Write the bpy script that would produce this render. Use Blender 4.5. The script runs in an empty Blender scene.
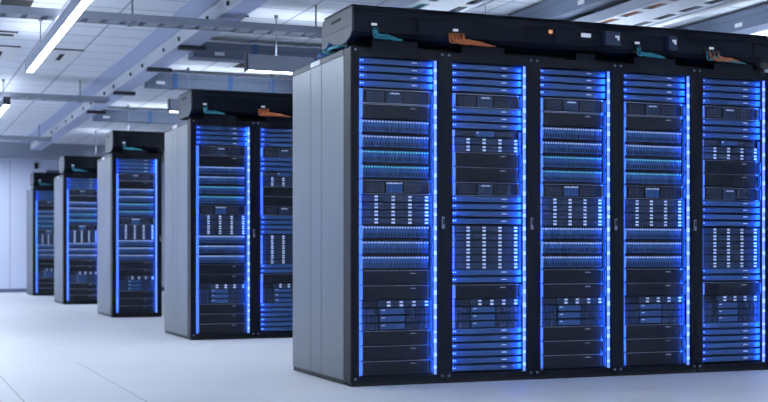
import bpy, bmesh, math, random
from mathutils import Vector
random.seed(7)
C = bpy.context.scene.collection
SC = bpy.context.scene
R = math.radians

# ------------------------------------------------------------------ materials
def mat(name, col, rough=.5, metal=0., emit=None, estr=0., sample=True):
    m = bpy.data.materials.new(name); m.use_nodes = True
    b = m.node_tree.nodes['Principled BSDF']
    b.inputs['Base Color'].default_value = (*col, 1)
    b.inputs['Roughness'].default_value = rough
    b.inputs['Metallic'].default_value = metal
    if emit:
        b.inputs['Emission Color'].default_value = (*emit, 1)
        b.inputs['Emission Strength'].default_value = estr
        m.cycles.emission_sampling = 'AUTO' if sample else 'NONE'
    return m

def spec(m, v):
    m.node_tree.nodes['Principled BSDF'].inputs['Specular IOR Level'].default_value = v
def noisy(m, scale, c0, c1, r0, r1):
    """Object-space noise drives colour and roughness a little (wear, brushing)."""
    nt = m.node_tree; N = nt.nodes; L = nt.links; b = N['Principled BSDF']
    tc = N.new('ShaderNodeTexCoord'); mp = N.new('ShaderNodeMapping')
    mp.inputs['Scale'].default_value = scale
    nz = N.new('ShaderNodeTexNoise'); nz.inputs['Scale'].default_value = 1; nz.inputs['Detail'].default_value = 4
    L.new(tc.outputs['Object'], mp.inputs[0]); L.new(mp.outputs[0], nz.inputs['Vector'])
    mx = N.new('ShaderNodeMix'); mx.data_type = 'RGBA'
    mx.inputs[6].default_value = (*c0, 1); mx.inputs[7].default_value = (*c1, 1)
    L.new(nz.outputs['Fac'], mx.inputs[0]); L.new(mx.outputs[2], b.inputs['Base Color'])
    mr = N.new('ShaderNodeMapRange'); mr.inputs[3].default_value = r0; mr.inputs[4].default_value = r1
    L.new(nz.outputs['Fac'], mr.inputs[0]); L.new(mr.outputs[0], b.inputs['Roughness'])
    return m

M = {}
M['black'] = noisy(mat('black_powder_coat', (.008, .009, .012)), (9, 9, 9), (.003, .004, .008), (.005, .0065, .011), .38, .48)
M['trunk'] = noisy(mat('dark_trunk_coat', (.016, .020, .030)), (5, 5, 5), (.0035, .0055, .011), (.0065, .009, .016), .40, .5)
M['void'] = mat('dark_inside', (.004, .004, .006), .8)
M['side'] = noisy(mat('brushed_grey_steel', (.3, .33, .37), .4, .9), (60, 2.2, 1.2), (.14, .153, .166), (.166, .18, .196), .30, .40)
M['endcap'] = mat('grey_end_plate', (.048, .054, .063), .45, .4)
M['face'] = mat('blue_grey_face', (.045, .105, .24), .36, .25)
M['panel'] = mat('charcoal_face', (.010, .012, .018), .36, .2)
M['chassis'] = mat('chassis_black', (.012, .013, .018), .6)
M['carrier'] = mat('drive_carrier_blue', (.045, .13, .32), .4, .25)
M['bay'] = mat('dark_drive_carrier', (.022, .042, .085), .4, .3)
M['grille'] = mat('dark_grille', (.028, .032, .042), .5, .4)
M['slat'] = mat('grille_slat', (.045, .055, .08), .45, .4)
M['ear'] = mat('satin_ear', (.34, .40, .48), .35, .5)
M['trim'] = mat('bright_trim', (.45, .5, .58), .3, .8)
M['module'] = mat('blue_module', (.035, .09, .22), .4, .2)
M['print'] = mat('glowing_white_print', (.75, .8, .85), .5, 0, (.75, .85, 1), .35, False)  # faint glow put into print and tags, which are no lamps
M['ledw'] = mat('white_led', (.8, .85, .9), .5, 0, (.46, .60, 1), .18, False)
M['ledt'] = mat('teal_led', (.2, .7, .6), .5, 0, (.06, .42, .5), .30, False)
M['leds'] = mat('status_led', (.5, .7, 1), .5, 0, (.25, .5, 1), .8, False)
M['strip'] = mat('blue_led_tube', (.3, .5, 1), .5, 0, (.014, .125, 1), 95)
M['diff'] = mat('led_channel_diffuser', (.2, .3, .6), .5, 0, (.17, .33, 1), .82, False)
M['bead'] = mat('bright_led_bead', (.6, .8, 1), .5, 0, (.30, .50, 1), 1.0, False)
M['lamp'] = mat('lamp_diffuser', (.9, .93, 1), .5, 0, (.81, .90, 1), 49)
M['lamplow'] = mat('added_front_diffuser', (.9, .93, 1), .5, 0, (.81, .90, 1), 52)
M['lampwash'] = mat('added_wall_wash', (.9, .93, 1), .5, 0, (.78, .88, 1), 150)
M['lampup'] = mat('added_bright_uplight', (.9, .93, 1), .5, 0, (.74, .86, 1), 190)
M['lampmid'] = mat('added_mid_uplight', (.9, .93, 1), .5, 0, (.80, .89, 1), 13)
M['lampmid2'] = mat('added_aisle_uplight', (.9, .93, 1), .5, 0, (.76, .87, 1), 22)
M['lampdim'] = mat('added_soft_uplight', (.9, .93, 1), .5, 0, (.82, .89, 1), 9)
M['alu'] = noisy(mat('satin_aluminium', (.55, .58, .64), .4, .5), (3, 3, 3), (.62, .66, .73), (.70, .74, .80), .35, .5)
M['lampgrey'] = mat('grey_lamp_housing', (.33, .36, .43), .5, .1)
M['ladder'] = mat('grey_ladder_steel', (.34, .37, .43), .45, .3)
M['duct'] = mat('blue_grey_duct', (.135, .165, .235), .5, .2)
M['ductline'] = mat('duct_seam', (.10, .12, .17), .6)
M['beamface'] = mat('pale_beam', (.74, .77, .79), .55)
M['bluecast'] = mat('lavender_light_tint', (.48, .54, .74), .45, .0)  # lavender carries blue bounce light on the beam and shade on the ceiling
M['dark'] = mat('dark_metal', (.035, .04, .055), .5, .3)
M['clip'] = mat('blue_clip', (.03, .10, .26), .5)
M['rod'] = mat('rod_steel', (.22, .25, .31), .4, .6)
M['white'] = mat('white_plastic', (.8, .82, .85), .5)
M['teal'] = mat('teal_cable', (.03, .26, .29), .45)
M['orange'] = mat('orange_cable', (.55, .15, .035), .45)
M['bluecable'] = mat('blue_cable', (.04, .13, .36), .45)
M['blackcable'] = mat('black_cable', (.015, .016, .02), .5)
M['box'] = mat('navy_box', (.03, .042, .085), .4, .2)
M['amber'] = mat('amber_light', (.8, .35, .15), .5, 0, (1, .4, .15), .6, False)
M['baseboard'] = mat('slate_baseboard', (.12, .14, .24), .5)
M['soffit'] = mat('grey_soffit', (.30, .33, .40), .6)
M['door'] = mat('pale_door', (.62, .66, .82), .5)

for k, v in (('black', .16), ('trunk', .12), ('panel', .3), ('chassis', .3), ('grille', .3)): spec(M[k], v)

def grid_mat(name, base, line, step, off, width, rough, var=.0, spec=.5, strong=None):
    """Tiles on the XY plane: thin lines at off + k*step, each tile a hair different."""
    m = mat(name, base, rough); nt = m.node_tree; N = nt.nodes; L = nt.links; b = N['Principled BSDF']
    b.inputs['Specular IOR Level'].default_value = spec
    geo = N.new('ShaderNodeNewGeometry'); sep = N.new('ShaderNodeSeparateXYZ'); L.new(geo.outputs['Position'], sep.inputs[0])
    def mth(op, a, bb=None):
        n = N.new('ShaderNodeMath'); n.operation = op
        for i, v in enumerate((a, bb)):
            if v is None: continue
            if isinstance(v, (int, float)): n.inputs[i].default_value = v
            else: L.new(v, n.inputs[i])
        return n.outputs[0]
    masks = []; cells = []
    for ax in (0, 1):
        t = mth('DIVIDE', mth('SUBTRACT', sep.outputs[ax], off[ax]), step[ax])
        cells.append(mth('FLOOR', t))
        d = mth('ABSOLUTE', mth('SUBTRACT', mth('FRACT', mth('ADD', t, .5)), .5))
        masks.append(mth('MULTIPLY', mth('LESS_THAN', mth('MULTIPLY', d, step[ax]), width[ax] / 2), 1.0))
    cmb = N.new('ShaderNodeCombineXYZ'); L.new(cells[0], cmb.inputs[0]); L.new(cells[1], cmb.inputs[1])
    wn = N.new('ShaderNodeTexWhiteNoise'); wn.noise_dimensions = '3D'; L.new(cmb.outputs[0], wn.inputs['Vector'])
    nz = N.new('ShaderNodeTexNoise'); nz.inputs['Scale'].default_value = 1.3; nz.inputs['Detail'].default_value = 5
    L.new(geo.outputs['Position'], nz.inputs['Vector'])
    v = mth('ADD', mth('MULTIPLY', wn.outputs['Value'], var), mth('MULTIPLY', nz.outputs['Fac'], var * 1.2))
    v = mth('SUBTRACT', 1 + var, v)
    hsv = N.new('ShaderNodeHueSaturation'); hsv.inputs['Color'].default_value = (*base, 1); L.new(v, hsv.inputs['Value'])
    msk = mth('MAXIMUM', mth('MULTIPLY', masks[0], line[3]), mth('MULTIPLY', masks[1], line[4]))
    if strong:   # worn, open joints in one corner of the floor
        xm = mth('LESS_THAN', sep.outputs[0], strong[0]); ym = mth('LESS_THAN', sep.outputs[1], strong[1])
        msk = mth('MAXIMUM', msk, mth('MULTIPLY', mth('MULTIPLY', masks[0], mth('MULTIPLY', xm, ym)), strong[2]))
    mx = N.new('ShaderNodeMix'); mx.data_type = 'RGBA'; L.new(msk, mx.inputs[0]); L.new(hsv.outputs[0], mx.inputs[6])
    mx.inputs[7].default_value = (*line[:3], 1); L.new(mx.outputs[2], b.inputs['Base Color'])
    return m
M['floor'] = grid_mat('raised_floor_tiles', (.71, .725, .765), (.22, .24, .28, .14, .10), (.6, .6), (.682, .19), (.007, .006), .42, .035, .35, (1.6, 9.3, .75))
M['ceil'] = grid_mat('ceiling_tiles', (.83, .87, .95), (.36, .39, .48, .75, .8), (.515, .515), (2.0, .12), (.024, .026), .8, .05, .2)
M['wall'] = grid_mat('wall_panels', (.72, .77, .95), (.45, .42, .58, .8, 0.), (1.2, 50), (2.324, .3), (.02, .01), .55, .02, .3)

# ------------------------------------------------------------------ mesh helpers
class MB:
    def __init__(s): s.bm = bmesh.new(); s.mats = []
    def mi(s, m):
        if m not in s.mats: s.mats.append(m)
        return s.mats.index(m)
    def box(s, x0, x1, y0, y1, z0, z1, m):
        i = s.mi(m); v = [s.bm.verts.new((x, y, z)) for x in (x0, x1) for y in (y0, y1) for z in (z0, z1)]
        for q in ((0, 1, 3, 2), (4, 6, 7, 5), (0, 4, 5, 1), (2, 3, 7, 6), (0, 2, 6, 4), (1, 5, 7, 3)):
            f = s.bm.faces.new([v[k] for k in q]); f.material_index = i
        return s
    def prism(s, prof, a0, a1, m, axis='x'):
        """extrude a closed 2D profile along an axis: x -> (y,z), y -> (x,z), z -> (x,y)"""
        i = s.mi(m)
        def P(a, p, q): return {'x': (a, p, q), 'y': (p, a, q), 'z': (p, q, a)}[axis]
        A = [s.bm.verts.new(P(a0, p, q)) for p, q in prof]; B = [s.bm.verts.new(P(a1, p, q)) for p, q in prof]
        n = len(prof); fs = [s.bm.faces.new(A[::-1]), s.bm.faces.new(B)]
        for k in range(n): fs.append(s.bm.faces.new((A[k], A[(k + 1) % n], B[(k + 1) % n], B[k])))
        for f in fs: f.material_index = i
        return s
    def cyl(s, p, q, r, m, n=12, r2=None):
        i = s.mi(m); p = Vector(p); q = Vector(q); d = (q - p).normalized()
        u = d.orthogonal().normalized(); w = d.cross(u); r2 = r if r2 is None else r2
        A = []; B = []
        for k in range(n):
            t = 2 * math.pi * k / n; o = u * math.cos(t) + w * math.sin(t)
            A.append(s.bm.verts.new(p + o * r)); B.append(s.bm.verts.new(q + o * r2))
        fs = [s.bm.faces.new(A[::-1]), s.bm.faces.new(B)]
        for k in range(n):
            f = s.bm.faces.new((A[k], A[(k + 1) % n], B[(k + 1) % n], B[k])); f.smooth = True; fs.append(f)
        for f in fs: f.material_index = i
        return s
    def tube(s, pts, r, m, n=6):
        i = s.mi(m); P = [Vector(p) for p in pts]; prev = None; up = Vector((.13, .37, .92)).normalized()
        for k, p in enumerate(P):
            d = (P[min(k + 1, len(P) - 1)] - P[max(k - 1, 0)]).normalized()
            u = d.cross(up).normalized(); w = d.cross(u)
            ring = [s.bm.verts.new(p + (u * math.cos(2 * math.pi * a / n) + w * math.sin(2 * math.pi * a / n)) * r) for a in range(n)]
            if prev:
                for a in range(n):
                    f = s.bm.faces.new((prev[a], prev[(a + 1) % n], ring[(a + 1) % n], ring[a])); f.material_index = i; f.smooth = True
            else: s.bm.faces.new(ring[::-1]).material_index = i
            prev = ring
        s.bm.faces.new(prev).material_index = i
        return s
    def mesh(s, name, bevel=0, seg=1):
        if bevel:
            bmesh.ops.bevel(s.bm, geom=[e for e in s.bm.edges if e.is_manifold and e.calc_face_angle(0) > .6], offset=bevel, segments=seg, affect='EDGES', profile=.5)
        bmesh.ops.recalc_face_normals(s.bm, faces=s.bm.faces)
        me = bpy.data.meshes.new(name); s.bm.to_mesh(me); s.bm.free()
        for m in s.mats: me.materials.append(M[m])
        return me

def obj(name, me, parent=None, loc=(0, 0, 0), label=None):
    if isinstance(me, MB): me = me.mesh(name)
    o = bpy.data.objects.new(name, me); C.objects.link(o); o.location = loc
    if parent: o.parent = parent
    if label: o['label'] = label
    return o
def tag(o, label, cat, group=None):
    o['label'] = label; o['category'] = cat
    if group: o['group'] = group
    return o
def thing(name, label, cat, loc, group=None):
    return tag(obj(name, None, None, loc), label, cat, group)
def struct(name, mb, parent=None):
    o = obj(name, mb, parent)
    if not parent: o['kind'] = 'structure'
    return o

# ------------------------------------------------------------------ the camera
TH = math.atan2(499, 1267); HC = .781
cam = bpy.data.cameras.new('camera'); co = bpy.data.objects.new('camera', cam); C.objects.link(co)
co.location = (0, 0, HC); co.rotation_euler = (R(90), 0, -TH)
cam.sensor_width = 36; cam.lens = 1267 / 768 * 36; cam.shift_y = 52.4 / 768
cam.clip_start = .1; cam.clip_end = 200
cam.dof.use_dof = True; cam.dof.focus_distance = 8.2; cam.dof.aperture_fstop = 2.8
SC.camera = co

# ------------------------------------------------------------------ room shell
XL, XR, YF, YB, ZC = -3.2, 12.4, -4.0, 26.3, 2.98
struct('floor', MB().box(XL, XR, YF, YB, -.1, 0, 'floor'))
struct('ceiling', MB().box(XL - .15, XR + .15, YF - .15, YB + .15, ZC, ZC + .1, 'ceil'))
struct('wall_back', MB().box(XL - .15, XR + .15, YB, YB + .15, -.1, ZC, 'wall'))
struct('wall_left', MB().box(XL - .15, XL, YF, YB, -.1, ZC, 'wall'))
struct('wall_right', MB().box(XR, XR + .15, YF, YB, -.1, ZC, 'wall'))
struct('wall_front', MB().box(XL - .15, XR + .15, YF - .15, YF, -.1, ZC, 'wall'))
struct('baseboard_back', MB().box(XL, XR, YB - .02, YB, 0, .075, 'baseboard'))
struct('trim_1', MB().box(XL, XR, 26.0, YB, 2.66, ZC, 'soffit'))            # soffit beam at the back wall
struct('ceiling_shade_strip', MB().box(2.47, 2.69, 2, 26.0, ZC - .012, ZC, 'bluecast'))  # flat strip painting the shaded ceiling band beside the beam
d1 = struct('door_1', MB().box(3.08, 4.0, YB - .03, YB, 0, 2.40, 'door'))
struct('door_frame', MB().box(3.03, 3.08, YB - .05, YB, 0, 2.45, 'ductline').box(4.0, 4.05, YB - .05, YB, 0, 2.45, 'ductline').box(3.03, 4.05, YB - .05, YB, 2.40, 2.46, 'ductline'), d1)
struct('door_handle', MB().box(3.14, 3.17, YB - .07, YB - .03, .95, 1.12, 'alu'), d1)
w = thing('wall_speaker', 'small black box high on the far back wall above the fifth-row rack', 'speaker', (2.83, YB - .06, 2.48))
obj('housing', MB().box(-.035, .035, 0, .06, 0, .12, 'dark'), w)
obj('grille', MB().box(-.026, .026, -.004, 0, .012, .108, 'grille'), w)

# ------------------------------------------------------------------ ceiling fittings
# pale beam that runs away from the camera, with bolts and cross brackets
b = thing('ceiling_beam', 'long pale beam with bolt holes running away under the ceiling', 'beam', (2.695, 0, 0))
obj('web', MB().box(0, .20, 2, 26.0, ZC - .15, ZC - .012, 'bluecast'), b)  # underside coloured for the blue light bounced onto it
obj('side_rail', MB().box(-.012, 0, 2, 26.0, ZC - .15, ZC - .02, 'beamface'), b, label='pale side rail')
for k in range(17):
    y = 9.2 + k * .95 + (.22 if k % 2 else 0)
    obj('bolt', MB().cyl((-.03, y, ZC - .10), (-.012, y, ZC - .10), .022, 'dark', 10), b)
for y in (10.95, 12.3, 13.9, 16.1, 18.4):
    obj('bracket', MB().box(-.005, .26, y, y + .10, ZC - .19, ZC - .15, 'dark'), b, label='dark cross bracket')

# horizontal cable ladders across the room
def rung_tray(y, x0, x1, label, rods):
    zb = HC + 1.93
    t = thing('cable_ladder', label, 'cable tray', (0, y, zb), 'cable ladders across the ceiling')
    for yy in (0, .2): obj('side_rail', MB().box(x0, x1, yy, yy + .02, 0, .06, 'ladder'), t)
    n = int((x1 - x0) / .16)
    rb = MB()
    for k in range(n): rb.box(x0 + k * .16, x0 + k * .16 + .11, .02, .2, .004, .02, 'ladder')
    obj('rungs', rb, t)
    for k in range(3):
        obj('cable', MB().cyl((x0, .06 + k * .05, .034), (x1, .06 + k * .05, .034), .014, ('ladder', 'blackcable', 'duct')[k], 8), t)
    for x in rods:
        obj('hanger_rod', MB().cyl((x, .1, .03), (x, .1, ZC - zb), .008, 'rod', 8).box(x - .02, x + .02, -.005, .225, -.008, 0, 'rod'), t)
rung_tray(10.56, -2.6, 6.9, 'grey cable ladder crossing nearest the camera at the top left', (-.4, 1.93, 3.55, 5.0))
rung_tray(16.25, -2.6, 2.65, 'grey cable ladder crossing in mid distance below the far light', (.2, 2.3))
rung_tray(22.2, -2.6, 2.65, 'grey cable ladder crossing farthest away near the back wall', (1.0, 2.45))

# blue-grey ducts across the room and along it
def duct(label, loc, L, axis, clips, tags):
    t = thing('cable_duct', label, 'duct', loc, 'blue-grey cable ducts on the ceiling')
    h = .165
    def B(a0, a1, q0, q1, z0, z1, m):
        return MB().box(a0, a1, q0, q1, z0, z1, m) if axis == 'x' else MB().box(q0, q1, a0, a1, z0, z1, m)
    obj('body', B(0, L, 0, .22, 0, h, 'duct'), t)
    obj('seam', B(0, L, -.004, 0, h * .62, h * .67, 'ductline'), t)
    for a in clips: obj('clip', B(a, a + .05, -.012, .225, -.006, h + .004, 'clip'), t, label='blue clip')
    for a in tags: obj('tag', B(a, a + .10, -.006, 0, .03, .065, 'white'), t, label='white tag')
duct('blue-grey ceiling duct nearest behind the front row, with a blue clip', (2.9, 12.62, 2.766), 6.5, 'x', (.62, 2.2), (.22,))
duct('blue-grey ceiling duct just above the second-row rack trunk, with blue clips', (2.9, 15.0, 2.766), 5.5, 'x', (.30, .98, 1.5), (.1,))
duct('blue-grey ceiling duct farthest away above the third-row rack trunk', (2.9, 19.1, 2.766), 4.5, 'x', (.8, 1.6), (.12,))
duct('blue-grey duct above the middle of the front row, running away', (5.3, 3, 2.79), 9.4, 'y', (3.2,), (6.0, 7.5))
duct('blue-grey duct above the right end of the front row, with blue clip', (7.12, 2.4, 2.78), 10, 'y', (6.23, 8.4), (6.95,))

# slotted trays running away from the camera above the front row
def slot_tray(label, x0, mcol, group='slotted cable trays above the front row'):
    y0, y1 = 4.0, 10.4
    t = thing('slotted_cable_tray', label, 'cable tray', (x0, y0, HC + 1.90), group)
    L = y1 - y0
    bt = MB()
    for a, c in ((0, .05), (.13, .37), (.45, .50)): bt.box(a, c, 0, L, 0, .012, 'alu')
    for k in range(int(L / .34)):
        for a, c in ((.05, .13), (.37, .45)): bt.box(a, c, k * .34, k * .34 + .10, 0, .012, 'alu')
    obj('bottom_plate', bt, t)
    for a in (-.012, .50): obj('side_rail', MB().box(a, a + .012, 0, L, -.01, .07, 'alu'), t)
    for x, m in ((.065, 'blackcable'), (.10, mcol), (.14, mcol), (.36, 'blackcable'), (.40, 'blackcable'), (.44, 'blackcable')):
        obj('cable', MB().cyl((x, .02, .035), (x, L - .02, .035), .02, m, 8), t)
    for y in (2.3, 5.0):
        obj('hanger', MB().box(.24, .26, y, y + .03, .012, ZC - HC - 1.90, 'rod').box(.0, .5, y, y + .03, .07, .09, 'rod'), t)
slot_tray('slotted cable tray with teal cables above the second front-row rack', 3.74, 'teal')
slot_tray('slotted cable tray with orange cables above the fourth front-row rack', 5.42, 'orange')
t = thing('ceiling_pipe', 'pale pipe running away above the right front-row racks', 'pipe', (6.25, 0, HC + 2.0))
obj('pipe', MB().cyl((0, 4, 0), (0, 10.4, 0), .035, 'white', 12), t)
for y in (5, 8): obj('hanger', MB().cyl((0, y, .03), (0, y, ZC - HC - 2.0), .006, 'rod', 6), t)

# suspended linear lights
def linear(label, loc, L, axis, rods, w=.08, h=.10, group='suspended linear lights', up='lampup', down='lamp'):
    t = thing('linear_light', label, 'light', loc, group)
    def B(mb, a0, a1, q0, q1, z0, z1, m):
        return mb.box(a0, a1, q0, q1, z0, z1, m) if axis == 'x' else mb.box(q0, q1, a0, a1, z0, z1, m)
    hb = MB()
    B(hb, 0, L, 0, .008, .0, h, 'lampgrey'); B(hb, 0, L, w - .008, w, 0, h, 'lampgrey'); B(hb, 0, L, .008, w - .008, h - .03, h - .02, 'lampgrey')
    obj('housing', hb, t)
    obj('diffuser', B(MB(), .01, L - .01, .008, w - .008, .002, .010, down), t, label='glowing white diffuser')
    if up: obj('added_uplight', B(MB(), .01, L - .01, .01, w - .01, h - .012, h - .006, up), t)  # glowing top face added to brighten the ceiling
    for a0, a1 in ((-.012, 0), (L, L + .012)): obj('end_cap', B(MB(), a0, a1, -.002, w + .002, -.004, h + .002, 'dark'), t)
    for a in rods:
        q = w / 2; p0 = (a, q, h) if axis == 'x' else (q, a, h); p1 = (p0[0], p0[1], ZC - loc[2]); pk = (p0[0], p0[1], ZC - loc[2] - .03)
        pm = (p0[0], p0[1], h + .02)
        obj('hanger_rod', MB().cyl(p0, p1, .006, 'rod', 8).cyl(pk, p1, .02, 'rod', 10).cyl(p0, pm, .014, 'rod', 8), t)
ZL = HC + 1.82
linear('bright linear light running away at the top left corner', (1.313, 6.4, ZL), 6.75, 'y', (.5, 3.2, 5.8), up='lampdim')
linear('far linear light cut off by the left edge of the picture', (1.35, 16.15, ZL), 6.6, 'y', (.5, 5.8), up='lampdim')
linear('added unseen linear light over the left aisle behind the camera', (1.313, -3, ZL), 7, 'y', (.8, 6))  # out-of-view lamp added to lift the room brightness
ZA = HC + 1.67
linear('short linear light hanging behind the front row rack', (3.08, 11.2, ZA), 1.5, 'x', (.28, 1.25), .09, .15, 'short linear lights over the aisles', 'lampmid')
linear('short linear light hanging behind the second row rack', (3.12, 14.78, ZA), 1.5, 'x', (.22, 1.25), .09, .15, 'short linear lights over the aisles', 'lampmid')
linear('short linear light hanging behind the third row rack', (3.14, 18.85, ZA), 1.5, 'x', (.22, 1.25), .09, .15, 'short linear lights over the aisles', 'lampmid')
linear('short linear light hanging behind the fourth row rack', (3.3, 23.0, ZA), 1.15, 'x', (.22, .95), .09, .15, 'short linear lights over the aisles', 'lampmid')
linear('added unseen linear light over the aisle in front of the front row', (2.6, 3.6, 2.4), 4.6, 'x', (.6, 4.0), down='lamplow')  # lamp added out of view to brighten the near floor and ceiling
linear('added unseen linear light along the back wall, left of the racks', (-2.6, 25.1, ZL), 4.5, 'x', (.6, 3.6), up='lampdim', down='lampwash')  # strong lamp added out of view to brighten the back wall
linear('added unseen linear light on the far left of the room', (-1.5, 9.0, 2.25), 12.0, 'y', (.6, 11.4))  # added out of view to light the side panels and ceiling
linear('added unseen linear light over the right aisle behind the front row', (8.6, 5, 2.4), 6, 'y', (.6, 5.4))  # added out of view to brighten the ceiling on the right
linear('added unseen linear light behind the right part of the front row', (4.0, 9.35, 2.22), 5.5, 'x', (.6, 4.9), .09, .15, up='lampmid2')  # added where the trunk hides it, brightens the trays and ceiling above

# air vents let into the ceiling
def vent(label, x0, x1, y0, y1, slots):
    t = thing('ceiling_vent', label, 'vent', (x0, y0, ZC), 'slot vents in the ceiling')
    W, D = x1 - x0, y1 - y0
    obj('plate', MB().box(0, W, 0, D, -.01, 0, 'white'), t)
    obj('edge_gap', MB().box(-.01, W + .01, -.03, 0, -.012, 0, 'dark'), t)
    for a, c, e, f in slots: obj('slot', MB().box(a, c, e, f, -.013, -.01, 'void'), t, label='black slot')
vent('ceiling vent plate with black slots left of the bright linear light', 1.02, 1.33, 13.95, 15.0, ((.12, .17, .35, .78),))
vent('ceiling vent plate with a black slot right of the bright linear light', 1.66, 1.99, 13.95, 15.0, ((.13, .18, .3, .75),))
vent('dark grille let into the ceiling at the top left edge', .92, 1.22, 11.25, 11.75, ((0.02, .28, .06, .42),))
vent('long dark slot vent in the ceiling at the left edge', .62, 1.22, 13.05, 13.35, ((0.02, .58, .08, .2),))
vent('dark slotted ceiling vent beyond the short light behind the front row', 3.75, 4.15, 13.6, 14.7, ((.05, .35, .1, .4), (.05, .35, .55, .9)))
vent('dark ceiling vent beside the pale beam at the top', 2.9, 3.12, 11.38, 11.75, ((.02, .2, .03, .34),))

# ------------------------------------------------------------------ servers
U = .0448; W = .482; FD = .60
def ear_parts(h, z0=.002, w=.030, m='ear', z1=.002):
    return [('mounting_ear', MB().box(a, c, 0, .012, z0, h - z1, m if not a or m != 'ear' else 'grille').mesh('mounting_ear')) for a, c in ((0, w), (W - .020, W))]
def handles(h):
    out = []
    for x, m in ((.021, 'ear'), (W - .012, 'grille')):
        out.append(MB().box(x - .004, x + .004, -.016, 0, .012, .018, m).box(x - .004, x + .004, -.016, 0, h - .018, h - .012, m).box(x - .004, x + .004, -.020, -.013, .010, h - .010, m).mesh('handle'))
    return out
def chassis(h): return MB().box(.012, W - .012, .022, FD, .001, h - .001, 'chassis').mesh('chassis')
def dashes(x0, n, z, w=.006, g=.0035, hh=.006, m='print', y=0.):
    mb = MB()
    for k in range(n): mb.box(x0 + k * (w + g), x0 + k * (w + g) + w, y - .002, y + .001, z, z + hh * (1 if k % 3 else .75), m)
    return mb.mesh('marking')

def dev_slim():
    h = U; p = [('chassis', chassis(h))]
    f = MB().prism([(0, .0115), (.02, .0115), (.02, h - .001), (.004, h - .001), (0, h - .004)], .018, W - .018, 'face')
    p.append(('faceplate', f.mesh('faceplate')))
    p += ear_parts(h, .0115, .018, 'face', .001)
    p.append(('marking', dashes(.345, 4, .026)))
    s = MB()
    for x in (.016, .030): s.box(x, x + .006, -.003, .001, .026, .033, 'leds')
    p.append(('status_light', s.mesh('status')))
    return p
def dev_plain():
    h = 2 * U; p = [('chassis', chassis(h))] + ear_parts(h)
    p.append(('faceplate', MB().box(.034, W - .034, -.002, .022, .004, h - .005, 'panel').mesh('faceplate', .0015)))
    p.append(('top_trim', MB().box(.022, W - .022, -.003, .006, h - .005, h - .0025, 'trim').mesh('trim')))
    p.append(('marking', dashes(.335, 4, .066, .007)))
    for m in handles(h): p.append(('handle', m))
    for a in (.030, W - .034): p.append(('reflection_strip', MB().box(a, a + .008 if a < .1 else a + .014, .004, .022, .004, h - .005, 'face').mesh('reflection_strip')))  # blue strips standing in for the LED reflection beside the ears
    return p
def dev_bezel(variant):
    h = 2 * U; p = [('chassis', chassis(h))] + ear_parts(h)
    p.append(('bezel', MB().box(.024, W - .024, .004, .022, .003, h - .004, 'panel').mesh('bezel')))
    fr = MB()
    fr.box(.022, W - .022, -.003, .006, h - .007, h - .004, 'trim').box(.022, W - .022, -.003, .006, .003, .0055, 'trim')
    fr.box(.022, .025, -.003, .006, .003, h - .004, 'trim').box(W - .025, W - .022, -.003, .006, .003, h - .004, 'trim')
    p.append(('bezel_frame', fr.mesh('frame')))
    for a in (.055, .295):
        g = MB().box(a, a + .115, .001, .004, .012, h - .014, 'grille')
        for k in range(9): g.box(a + .003 + k * .0125, a + .008 + k * .0125, -.002, .001, .014, h - .016, 'slat')
        for k in range(3): g.box(a, a + .115, -.003, 0, .022 + k * .02, .0245 + k * .02, 'slat')
        p.append(('grille', g.mesh('grille')))
    if variant == 'logo':
        p.append(('centre_panel', MB().box(.18, .285, -.003, .004, .010, h - .012, 'bay').mesh('centre')))
        p.append(('badge', dashes(.205, 7, .060, .0065, .0025, .009, 'ledw', -.003)))
    else:
        c = MB().box(.18, .285, -.001, .004, .010, h - .012, 'panel')
        for k in range(8): c.box(.183 + k * .0128, .192 + k * .0128, -.005, -.001, .012, h - .026, 'carrier')
        p.append(('centre_panel', c.mesh('centre')))
        p.append(('indicator_row', dashes(.183, 8, .064, .009, .0038, .009, 'ledw', -.003)))
    for m in handles(h): p.append(('handle', m))
    return p
def dev_blade(led):
    h = 2 * U; p = [('chassis', chassis(h))] + ear_parts(h)
    p.append(('bay_frame', MB().box(.022, W - .022, .006, .022, .003, h - .003, 'chassis').mesh('frame')))
    n = 24; x0 = .0265; pit = (W - .053) / n
    c = MB().prism([(-.003, .014), (.02, .014), (.02, h - .007), (0, h - .007), (-.003, h - .010)], .0018, pit - .0018, 'carrier')
    c.box(.004, pit - .004, -.006, -.003, .020, .042, 'bay').box(.0035, pit - .0035, -.005, -.002, h - .021, h - .012, led)
    me = c.mesh('drive_carrier')
    p.append(('drive_carrier', me, [(x0 + k * pit, 0, 0) for k in range(n)]))
    for m in handles(h): p.append(('handle', m))
    return p
def carrier_wide(w):
    c = MB().box(.001, w - .001, -.002, .02, .0008, .0192, 'bay')
    c.box(w - .027, w - .005, -.0045, -.002, .0045, .0155, 'ledw').box(.006, w - .034, -.003, -.002, .0085, .0105, 'slat')
    return c.mesh('drive_carrier')
def dev_drives():
    h = U; p = [('chassis', chassis(h))] + ear_parts(h)
    w = (W - .05) / 4
    p.append(('drive_carrier', carrier_wide(w), [(.025 + k * w, 0, .003 + r * .0198) for r in range(2) for k in range(4)]))
    return p
def dev_network():
    h = U; p = [('chassis', chassis(h))] + ear_parts(h)
    g = MB().box(.026, .125, 0, .02, .004, h - .004, 'chassis')
    for k in range(9): g.box(.030 + k * .0105, .036 + k * .0105, -.002, 0, .006, h - .006, 'grille')
    p.append(('perforated_panel', g.mesh('perf')))
    w = (W - .025 - .13) / 4
    p.append(('drive_carrier', carrier_wide(w), [(.13 + k * w, 0, .003 + r * .0198) for r in range(2) for k in range(4)]))
    return p
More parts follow.
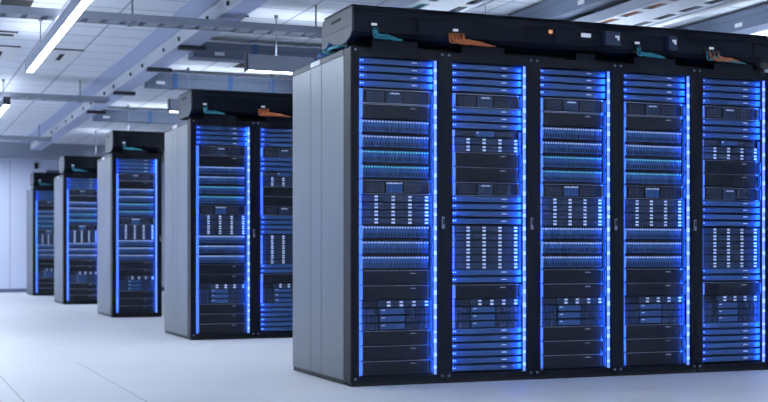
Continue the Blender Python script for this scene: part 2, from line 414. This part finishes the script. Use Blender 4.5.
def dev_module():
    h = U; p = [('chassis', chassis(h))] + ear_parts(h)
    def bank(x0, x1, n):
        d = (x1 - x0) / n; q = MB()
        for k in range(n):
            a = x0 + k * d; q.box(a + .0015, a + d - .0015, -.002, .02, .004, h - .005, 'bay')
            for r in range(3): q.box(a + .006, a + d - .006, -.004, -.002, .009 + r * .011, .0125 + r * .011, 'slat')
        return q.mesh('bank')
    p.append(('port_bank', bank(.026, .132, 4)))
    p.append(('blue_module', MB().box(.140, .300, -.004, .02, .007, h - .004, 'module').mesh('module', .0015)))
    p.append(('marking', dashes(.150, 3, .028, .005, .003, .005, 'print', -.004)))
    p.append(('port_bank', bank(.306, W - .026, 5)))
    return p
def dev_hybrid():
    h = U; p = [('chassis', chassis(h))] + ear_parts(h)
    for a in (.028, .300):
        g = MB().box(a, a + .135, 0, .02, .004, h - .004, 'grille')
        for k in range(10): g.box(a + .004 + k * .013, a + .010 + k * .013, -.002, 0, .008, h - .008, 'slat')
        p.append(('grille', g.mesh('grille')))
    p.append(('blue_module', MB().box(.166, .297, -.003, .02, .006, h - .004, 'module').mesh('module', .0015)))
    p.append(('marking', dashes(.174, 2, .026, .004, .004, .009, 'print', -.003)))
    return p

DEV = {  # kind: (units, builder, object name, phrase for labels, group)
    'S': (1, dev_slim(), 'slim_server', 'slim blue-faced server', 'slim blue-faced servers'),
    'K': (2, dev_plain(), 'plain_server', 'plain black-fronted server', 'plain black-fronted servers'),
    'P': (2, dev_bezel('logo'), 'storage_server', 'framed server with lit badge', 'framed servers with a lit badge'),
    'Q': (2, dev_bezel('dots'), 'storage_server', 'framed server with dot row', 'framed servers with a row of dots'),
    'W': (2, dev_blade('ledw'), 'drive_array', 'upright-drive array with white lights', 'upright-drive arrays with white lights'),
    'T': (2, dev_blade('ledt'), 'drive_array', 'upright-drive array with teal lights', 'upright-drive arrays with teal lights'),
    'D': (1, dev_drives(), 'disk_server', 'server with four white-lit columns', 'disk servers with white-lit latches'),
    'N': (1, dev_network(), 'hybrid_server', 'server with dark left panel', 'servers with a dark left panel'),
    'M': (1, dev_module(), 'module_server', 'server with blue middle module', 'servers with a blue middle module'),
    'H': (1, dev_hybrid(), 'grille_server', 'server with two dark grilles', 'servers with two dark grilles'),
}
for k, v in DEV.items():   # a merged version of the repeated carriers for racks too far away to show each one
    for part in v[1]:
        if len(part) == 3:
            bm = bmesh.new()
            for off in part[2]:
                n0 = len(bm.verts); bm.from_mesh(part[1]); bm.verts.ensure_lookup_table()
                bmesh.ops.translate(bm, verts=bm.verts[n0:], vec=off)
            me = bpy.data.meshes.new('drive_carriers'); bm.to_mesh(me); bm.free()
            for m in part[1].materials: me.materials.append(m)
            v[1][v[1].index(part)] = (*part, me)
ORD = ['topmost', 'second', 'third', 'fourth', 'fifth', 'sixth', 'seventh', 'eighth', 'ninth', 'tenth', 'eleventh', 'twelfth', 'thirteenth',
       'fourteenth', 'fifteenth', 'sixteenth', 'seventeenth', 'eighteenth', 'nineteenth', 'twentieth']
STACK_A = 'SSSSPKWWTTQDDDDWWWKKNMMMKKK'
STACK_B = 'SSSSPSSSHDDKKPSSSSDDDDDDSSKNMMMSSSSSS'

RW, RD, RH = .6, 1.137, 1.992
def place_server(kind, n, total, rack_phrase, loc, far):
    u, parts, name, phrase, group = DEV[kind]
    if total == 1: lab = f'the only {phrase} in {rack_phrase}'
    else:
        o = ORD[n] + (' from the top' if n else '')
        lab = f'{phrase}, {o}, in {rack_phrase}'
        if n == total - 1 and total > 2: lab = f'{phrase}, lowest of its kind, in {rack_phrase}'
    t = thing(name, lab, 'server', loc, group)
    for part in parts:
        nm, me = part[0], part[1]
        if len(part) > 2:
            if far: obj('drive_carriers', part[3], t)
            else:
                for off in part[2]: obj(nm, me, t, off)
        elif far and nm in ('handle', 'top_trim', 'reflection_strip') and nm != 'handle': obj(nm, me, t)
        elif far and nm == 'status_light': continue
        else: obj(nm, me, t)

# ------------------------------------------------------------------ the racks
def fm():
    f = MB()   # front frame
    f.box(0, .045, 0, .005, .022, RH, 'black').box(.555, RW, 0, .005, .022, RH, 'black').box(0, .012, .005, .06, .022, RH, 'black').box(RW - .012, RW, .005, .06, .022, RH, 'black')
    f.box(.045, .555, 0, .06,   .022, .0525, 'black').box(.045, .555, 0, .06, RH - .054, RH, 'black')
    return f.mesh('front_frame', .002)
FRAME = fm()
def body():
    b = MB()
    b.box(.006, RW - .006, .06, RD, RH - .02, RH, 'black')
    b.box(.02, RW - .02, .10, RD - .03, .0, .03, 'void')
    b.box(.02, RW - .02, RD - .02, RD - .004, .03, RH - .02, 'black')
    for x in (.010, RW - .018): b.box(x, x + .008, .06, RD - .004, .03, RH - .02, 'void')
    return b.mesh('cabinet_body')
BODY = body()
PLINTH = MB().box(.004, RW - .004, .008, .10, 0, .022, 'void').mesh('plinth')
DOORSIDE = MB().box(-.006, .001, .004, .125, .022, RH - .004, 'black').mesh('door_edge')
TUBE = {}
def led(x):
    # a light channel: frosted front, the bright emitter faces back onto the servers
    s = MB().box(x - .008, x + .008, .001, .008, .056, RH - .057, 'diff').box(x - .007, x + .007, .008, .009, .066, RH - .068, 'strip')
    return s.mesh('led_strip')
LED_L, LED_R = led(.033), led(.533)
def beads():
    s = MB(); z = .09; rr = random.Random(3)
    while z < RH - .10:
        hgt = .014 + .016 * rr.random()
        s.box(.5245, .5415, -.0005, .006, z, z + hgt, 'bead'); z += hgt + .03 + .05 * rr.random()
    return s.mesh('led_beads')
BEADS = beads()
LATCH = MB().box(.575, .590, -.010, 0, .93, 1.00, 'trim').box(.578, .587, -.016, -.010, .955, .992, 'endcap').mesh('latch')
SCREW = MB().cyl((0, -.005, 0), (0, 0, 0), .008, 'rod', 10).mesh('screw')
def side_panel(y0, y1): return MB().box(-.006, .006, y0, y1, .030, RH - .035, 'side').mesh('side_panel', .003)
SIDES = [side_panel(a, c) for a, c in ((.128, .537), (.543, .745), (.751, RD - .003))]
TOPEDGE = MB().box(-.008, .012, .128, RD, RH - .032, RH, 'endcap').mesh('top_edge')
SKIRT = MB().box(-.003, .010, .10, RD - .01, .004, .028, 'black').mesh('skirt')
SIDETAG = MB().box(-.010, -.008, .56, .74, RH - .030, RH, 'white').mesh('name_strip')
SHELF = {}
def rack(x, y, label, phrase, stack, end, far, shelf):
    t = thing('server_rack', label, 'server rack', (x, y, 0), 'server racks in rows')
    obj('front_frame', FRAME, t); obj('cabinet_body', BODY, t); obj('plinth', PLINTH, t)
    obj('led_strip', LED_L, t, label='blue LED strip on the left'); r = obj('led_strip', LED_R, t, label='blue LED strip on the right')
    if not far: obj('led_beads', BEADS, r)
    obj('latch', LATCH, t)
    if not far:
        for sx in (.022, RW - .022):
            for sz in (.045, RH - .018): obj('screw', SCREW, t, (sx, 0, sz))
    if end:
        obj('door_edge', DOORSIDE, t)
        for m in SIDES: obj('side_panel', m, t, label='brushed grey side panel')
        obj('top_edge', TOPEDGE, t); obj('skirt', SKIRT, t); obj('name_strip', SIDETAG, t, label='white strip on the top edge')
    z = RH - .0555; cnt = {}
    for k in stack:
        z -= U * DEV[k][0]
        place_server(k, cnt.get(k, 0), stack.count(k), phrase, (x + .05, y + .040, z), far)
        cnt[k] = cnt.get(k, 0) + 1

X0, Y0, DY = 2.537, 6.954, 4.27
names = ['leftmost', 'second', 'third', 'fourth', 'rightmost']
shelves = [(.13, .42), (.11, .40), (.30, .44), (.13, .44), (.14, .45)]
for i, s in enumerate((STACK_A, STACK_B, STACK_A, STACK_A, STACK_B)):
    lab = f'tall black server rack, {names[i]} of five in the front row' + (', with grey side' if i == 0 else '')
    rack(X0 + RW * i, Y0, lab, f'{names[i]} front-row rack', s, i == 0, False, shelves[i])
rowx = [0, .012, .03, 0, 0]
rack(X0 + .022, Y0 + DY, 'black rack with grey side, first of the second row', 'first second-row rack', STACK_A, True, False, shelves[0])
rack(X0 + .022 + RW, Y0 + DY, 'black rack of the second row, partly hidden behind the front row', 'half-hidden second-row rack', STACK_B, False, False, shelves[1])
rack(X0 + .03, Y0 + 2 * DY, 'black rack with pale grey side, third row back from the camera', 'third-row rack', STACK_A, True, True, shelves[0])
rack(X0, Y0 + 3 * DY, 'black rack with grey side, fourth row back from the camera', 'fourth-row rack', STACK_A, True, True, shelves[0])
rack(X0, Y0 + 4 * DY, 'farthest black rack, in the fifth row before the back wall', 'fifth-row rack', STACK_A, True, True, shelves[0])

# ------------------------------------------------------------------ overhead cable trunks
ZT0, ZT1B, TD = 2.030, 2.226, .545
def trunk(x, y, L, label, seams, boxes=(), tags=(), lights=(), shelf=(), dh=0.):
    ZT1 = ZT1B + dh
    t = thing('overhead_cable_trunk', label, 'cable trunk', (x, y, 0), 'overhead cable trunks on the racks')
    prof = [(.030, ZT0 + .03), (.0, ZT0 + .055), (0, ZT1 - .004), (.004, ZT1), (TD - .05, ZT1), (TD - .018, ZT1 - .008), (TD - .004, ZT1 - .03), (TD, ZT1 - .06), (TD, ZT0 + .03), (TD - .03, ZT0), (.10, ZT0)]
    obj('body', MB().prism(prof, 0.012, L, 'trunk'), t)
    obj('end_plate', MB().prism([(p, q) for p, q in prof], 0, .012, 'endcap'), t, label='grey end plate')
    obj('end_plate', MB().prism([(p, q) for p, q in prof], L, L + .012, 'endcap'), t, label='grey end plate')
    obj('handle_slot', MB().box(-.004, .0, .20, .36, ZT1 - .05, ZT1 - .035, 'void'), t)
    obj('end_seam', MB().box(-.003, .0, .02, TD - .01, ZT1 - .105, ZT1 - .100, 'dark'), t)
    obj('lid', MB().box(-.004, L, -.010, TD - .06, ZT1, ZT1 + .010, 'trunk').box(.0, L, -.006, 0, ZT1 - .042, ZT1 - .036, 'void'), t)
    e = [.012] + list(seams) + [L]
    for a, c in zip(e[:-1], e[1:]):
        obj('cover_panel', MB().box(a + .003, c - .003, -.004, 0.002, ZT0 + .055, ZT1 - .044, 'trunk'), t)
    for a, c in shelf: obj('cable_shelf', MB().box(a, c, .01, .30, RH, ZT0 + .01, 'trunk'), t)
    obj('gap_blackout', MB().box(.01, L, .12, .14, RH, ZT0 + .004, 'void'), t)  # black strip added to keep the gap under the trunk dark
    nf = int((L + .02) / .6)
    for k in range(nf): obj('support_foot', MB().box(k * .6 + .25, k * .6 + .35, .32, .44, RH, ZT0, 'void'), t)
    for a, bw in boxes:
        bx = obj('junction_box', MB().box(a, a + bw, -.05, -.004, ZT0 + .062, ZT1 - .045, 'box').mesh('junction_box', .004), t, label='navy junction box')
        obj('marking', MB().box(a + bw - .04, a + bw - .010, -.053, -.05, ZT1 - .085, ZT1 - .070, 'print').box(a + bw - .025, a + bw - .010, -.053, -.05, ZT1 - .10, ZT1 - .085, 'print'), bx)
    for a, wd in tags: obj('tag', MB().box(a, a + wd, -.007, -.004, ZT0 + .11, ZT0 + .135, 'print'), t, label='white tag')
    for a in lights: obj('indicator', MB().box(a, a + .025, -.008, -.004, ZT0 + .118, ZT0 + .140, 'amber'), t, label='orange indicator light')
    return t
trunk(X0, Y0, 3.03, 'long dark cable trunk on top of the front row of racks', (.41, 1.12, 1.34, 1.82, 2.23, 2.84), ((1.68, .11), (2.15, .065)), ((1.53, .07),), (1.30,), [(a + RW * i, c + RW * i) for i, (a, c) in enumerate(shelves)])
trunk(X0 + .022, Y0 + DY, 1.6, 'dark cable trunk on top of the second row of racks', (.41, 1.12), (), (), (), [(.13, .42), (.71, 1.0)], .02)
trunk(X0 + .03, Y0 + 2 * DY, .64, 'dark cable trunk on top of the third-row rack', (.41,), (), (), (), [(.13, .42)], .035)
trunk(X0, Y0 + 3 * DY, .64, 'dark cable trunk on top of the fourth-row rack', (.41,), (), (), (), [(.13, .42)], .035)
trunk(X0, Y0 + 4 * DY, .64, 'dark cable trunk on top of the fifth-row rack', (.41,), (), (), (), [(.13, .42)], .035)

def bundle(x, y, label, col, drop_x, run, n=6, spread=.014, far=False, col2=None):
    """cables that leave an outlet in the trunk front, drop, and bend right onto the rack top"""
    name = 'cable_bundle'
    t = thing(name, label, 'cables', (x, y, 0), 'cable bundles under the trunks')
    zt = ZT0 + .066
    wd_ = (n - 1) * spread
    obj('outlet', MB().box(drop_x - .012, drop_x + wd_ + .012, -.014, -.004, zt, zt + .016, 'void'), t)
    obj('outlet_tag', MB().box(drop_x + wd_ / 2 - .017, drop_x + wd_ / 2 + .017, -.010, -.004, zt + .024, zt + .038, 'print'), t, label='white tag')
    rr = random.Random(int(x * 100 + y))
    for k in range(n):
        xk = drop_x + k * spread; zl = ZT0 + .017 + (k % 3) * .010; yk = -.020 - (k % 2) * .008
        ln = run * (.80 + .20 * rr.random()) - k * spread * .5
        pts = [(xk, -.012, zt + .004), (xk, yk, zt + .006), (xk, yk - .004, zt - .006), (xk + .001, yk - .004, zl + .016), (xk + .005, yk - .002, zl + .006), (xk + .016, yk, zl)]
        m = 8
        for j in range(m + 1):
            f = j / m
            pts.append((xk + .03 + ln * f, yk + .05 * f * f, zl + .004 * math.sin(14 * f + k * 1.7) * (1 - f) - (zl - ZT0 - .017) * f * f))
        obj('cable', MB().tube(pts, .0055, col if not col2 or k % 2 == 0 else col2, 6), t)
bundle(X0, Y0, 'teal cable bundle above the leftmost front-row rack', 'teal', .125, .17, 4, .008)
bundle(X0 + RW, Y0, 'thick orange cable bundle above the second front-row rack', 'orange', .015, .27, 9, .012)
bundle(X0 + 3 * RW, Y0, 'teal cable bundle above the fourth front-row rack', 'teal', .13, .24, 3, .010)
bundle(X0 + 4 * RW, Y0, 'mixed teal and orange cable bundle above the rightmost front-row rack', 'teal', .06, .28, 7, .016, col2='orange')
bundle(X0 + .022, Y0 + DY, 'teal cable bundle above the first second-row rack', 'teal', .11, .2, 4, .009)
bundle(X0 + .022 + RW, Y0 + DY, 'orange cable bundle above the half-hidden second-row rack', 'orange', .02, .26, 9, .012)
bundle(X0 + .03, Y0 + 2 * DY, 'teal cable bundle above the third-row rack', 'teal', .12, .22, 4, .010)
bundle(X0, Y0 + 3 * DY, 'teal cable bundle above the fourth-row rack', 'teal', .12, .2, 4, .010)
bundle(X0, Y0 + 4 * DY, 'teal cable bundle above the fifth-row rack', 'teal', .10, .2, 4, .010)
# loose blue cables looping at the left end on top of the racks
def loops(x, y, label):
    t = thing('cable_loops', label, 'cables', (x, y, RH), 'loose blue cables on rack tops')
    rr = random.Random(int(y * 10))
    for k in range(5):
        y0 = .12 + .09 * k
        pts = [(.03, y0, .012)]
        for j in range(1, 12):
            a = math.pi * j / 12
            pts.append((.02 + .05 * math.sin(a * 2 + k), y0 + .20 * (1 - math.cos(a)) / 2 + .03 * math.sin(3 * a), .012 + (.02 + .055 * rr.random() * (k > 1)) * math.sin(a)))
        pts.append((.03, y0 + .21, .012))
        obj('cable', MB().tube(pts, .008, 'bluecable' if k % 3 else 'teal', 6), t)
loops(X0, Y0, 'loose blue cables lying on top of the leftmost front-row rack')

# ------------------------------------------------------------------ light and view
wd = bpy.data.worlds.new('world'); SC.world = wd; wd.use_nodes = True
wd.node_tree.nodes['Background'].inputs[0].default_value = (.5, .6, .8, 1)
wd.node_tree.nodes['Background'].inputs[1].default_value = .1
SC.view_settings.view_transform = 'Standard'; SC.view_settings.look = 'None'
SC.view_settings.gamma = 1; SC.view_settings.use_curve_mapping = False
SC.view_settings.exposure = 0.0
SC.cycles.use_denoising = True
SC.cycles.max_bounces = 8
SC.cycles.sample_clamp_indirect = 6
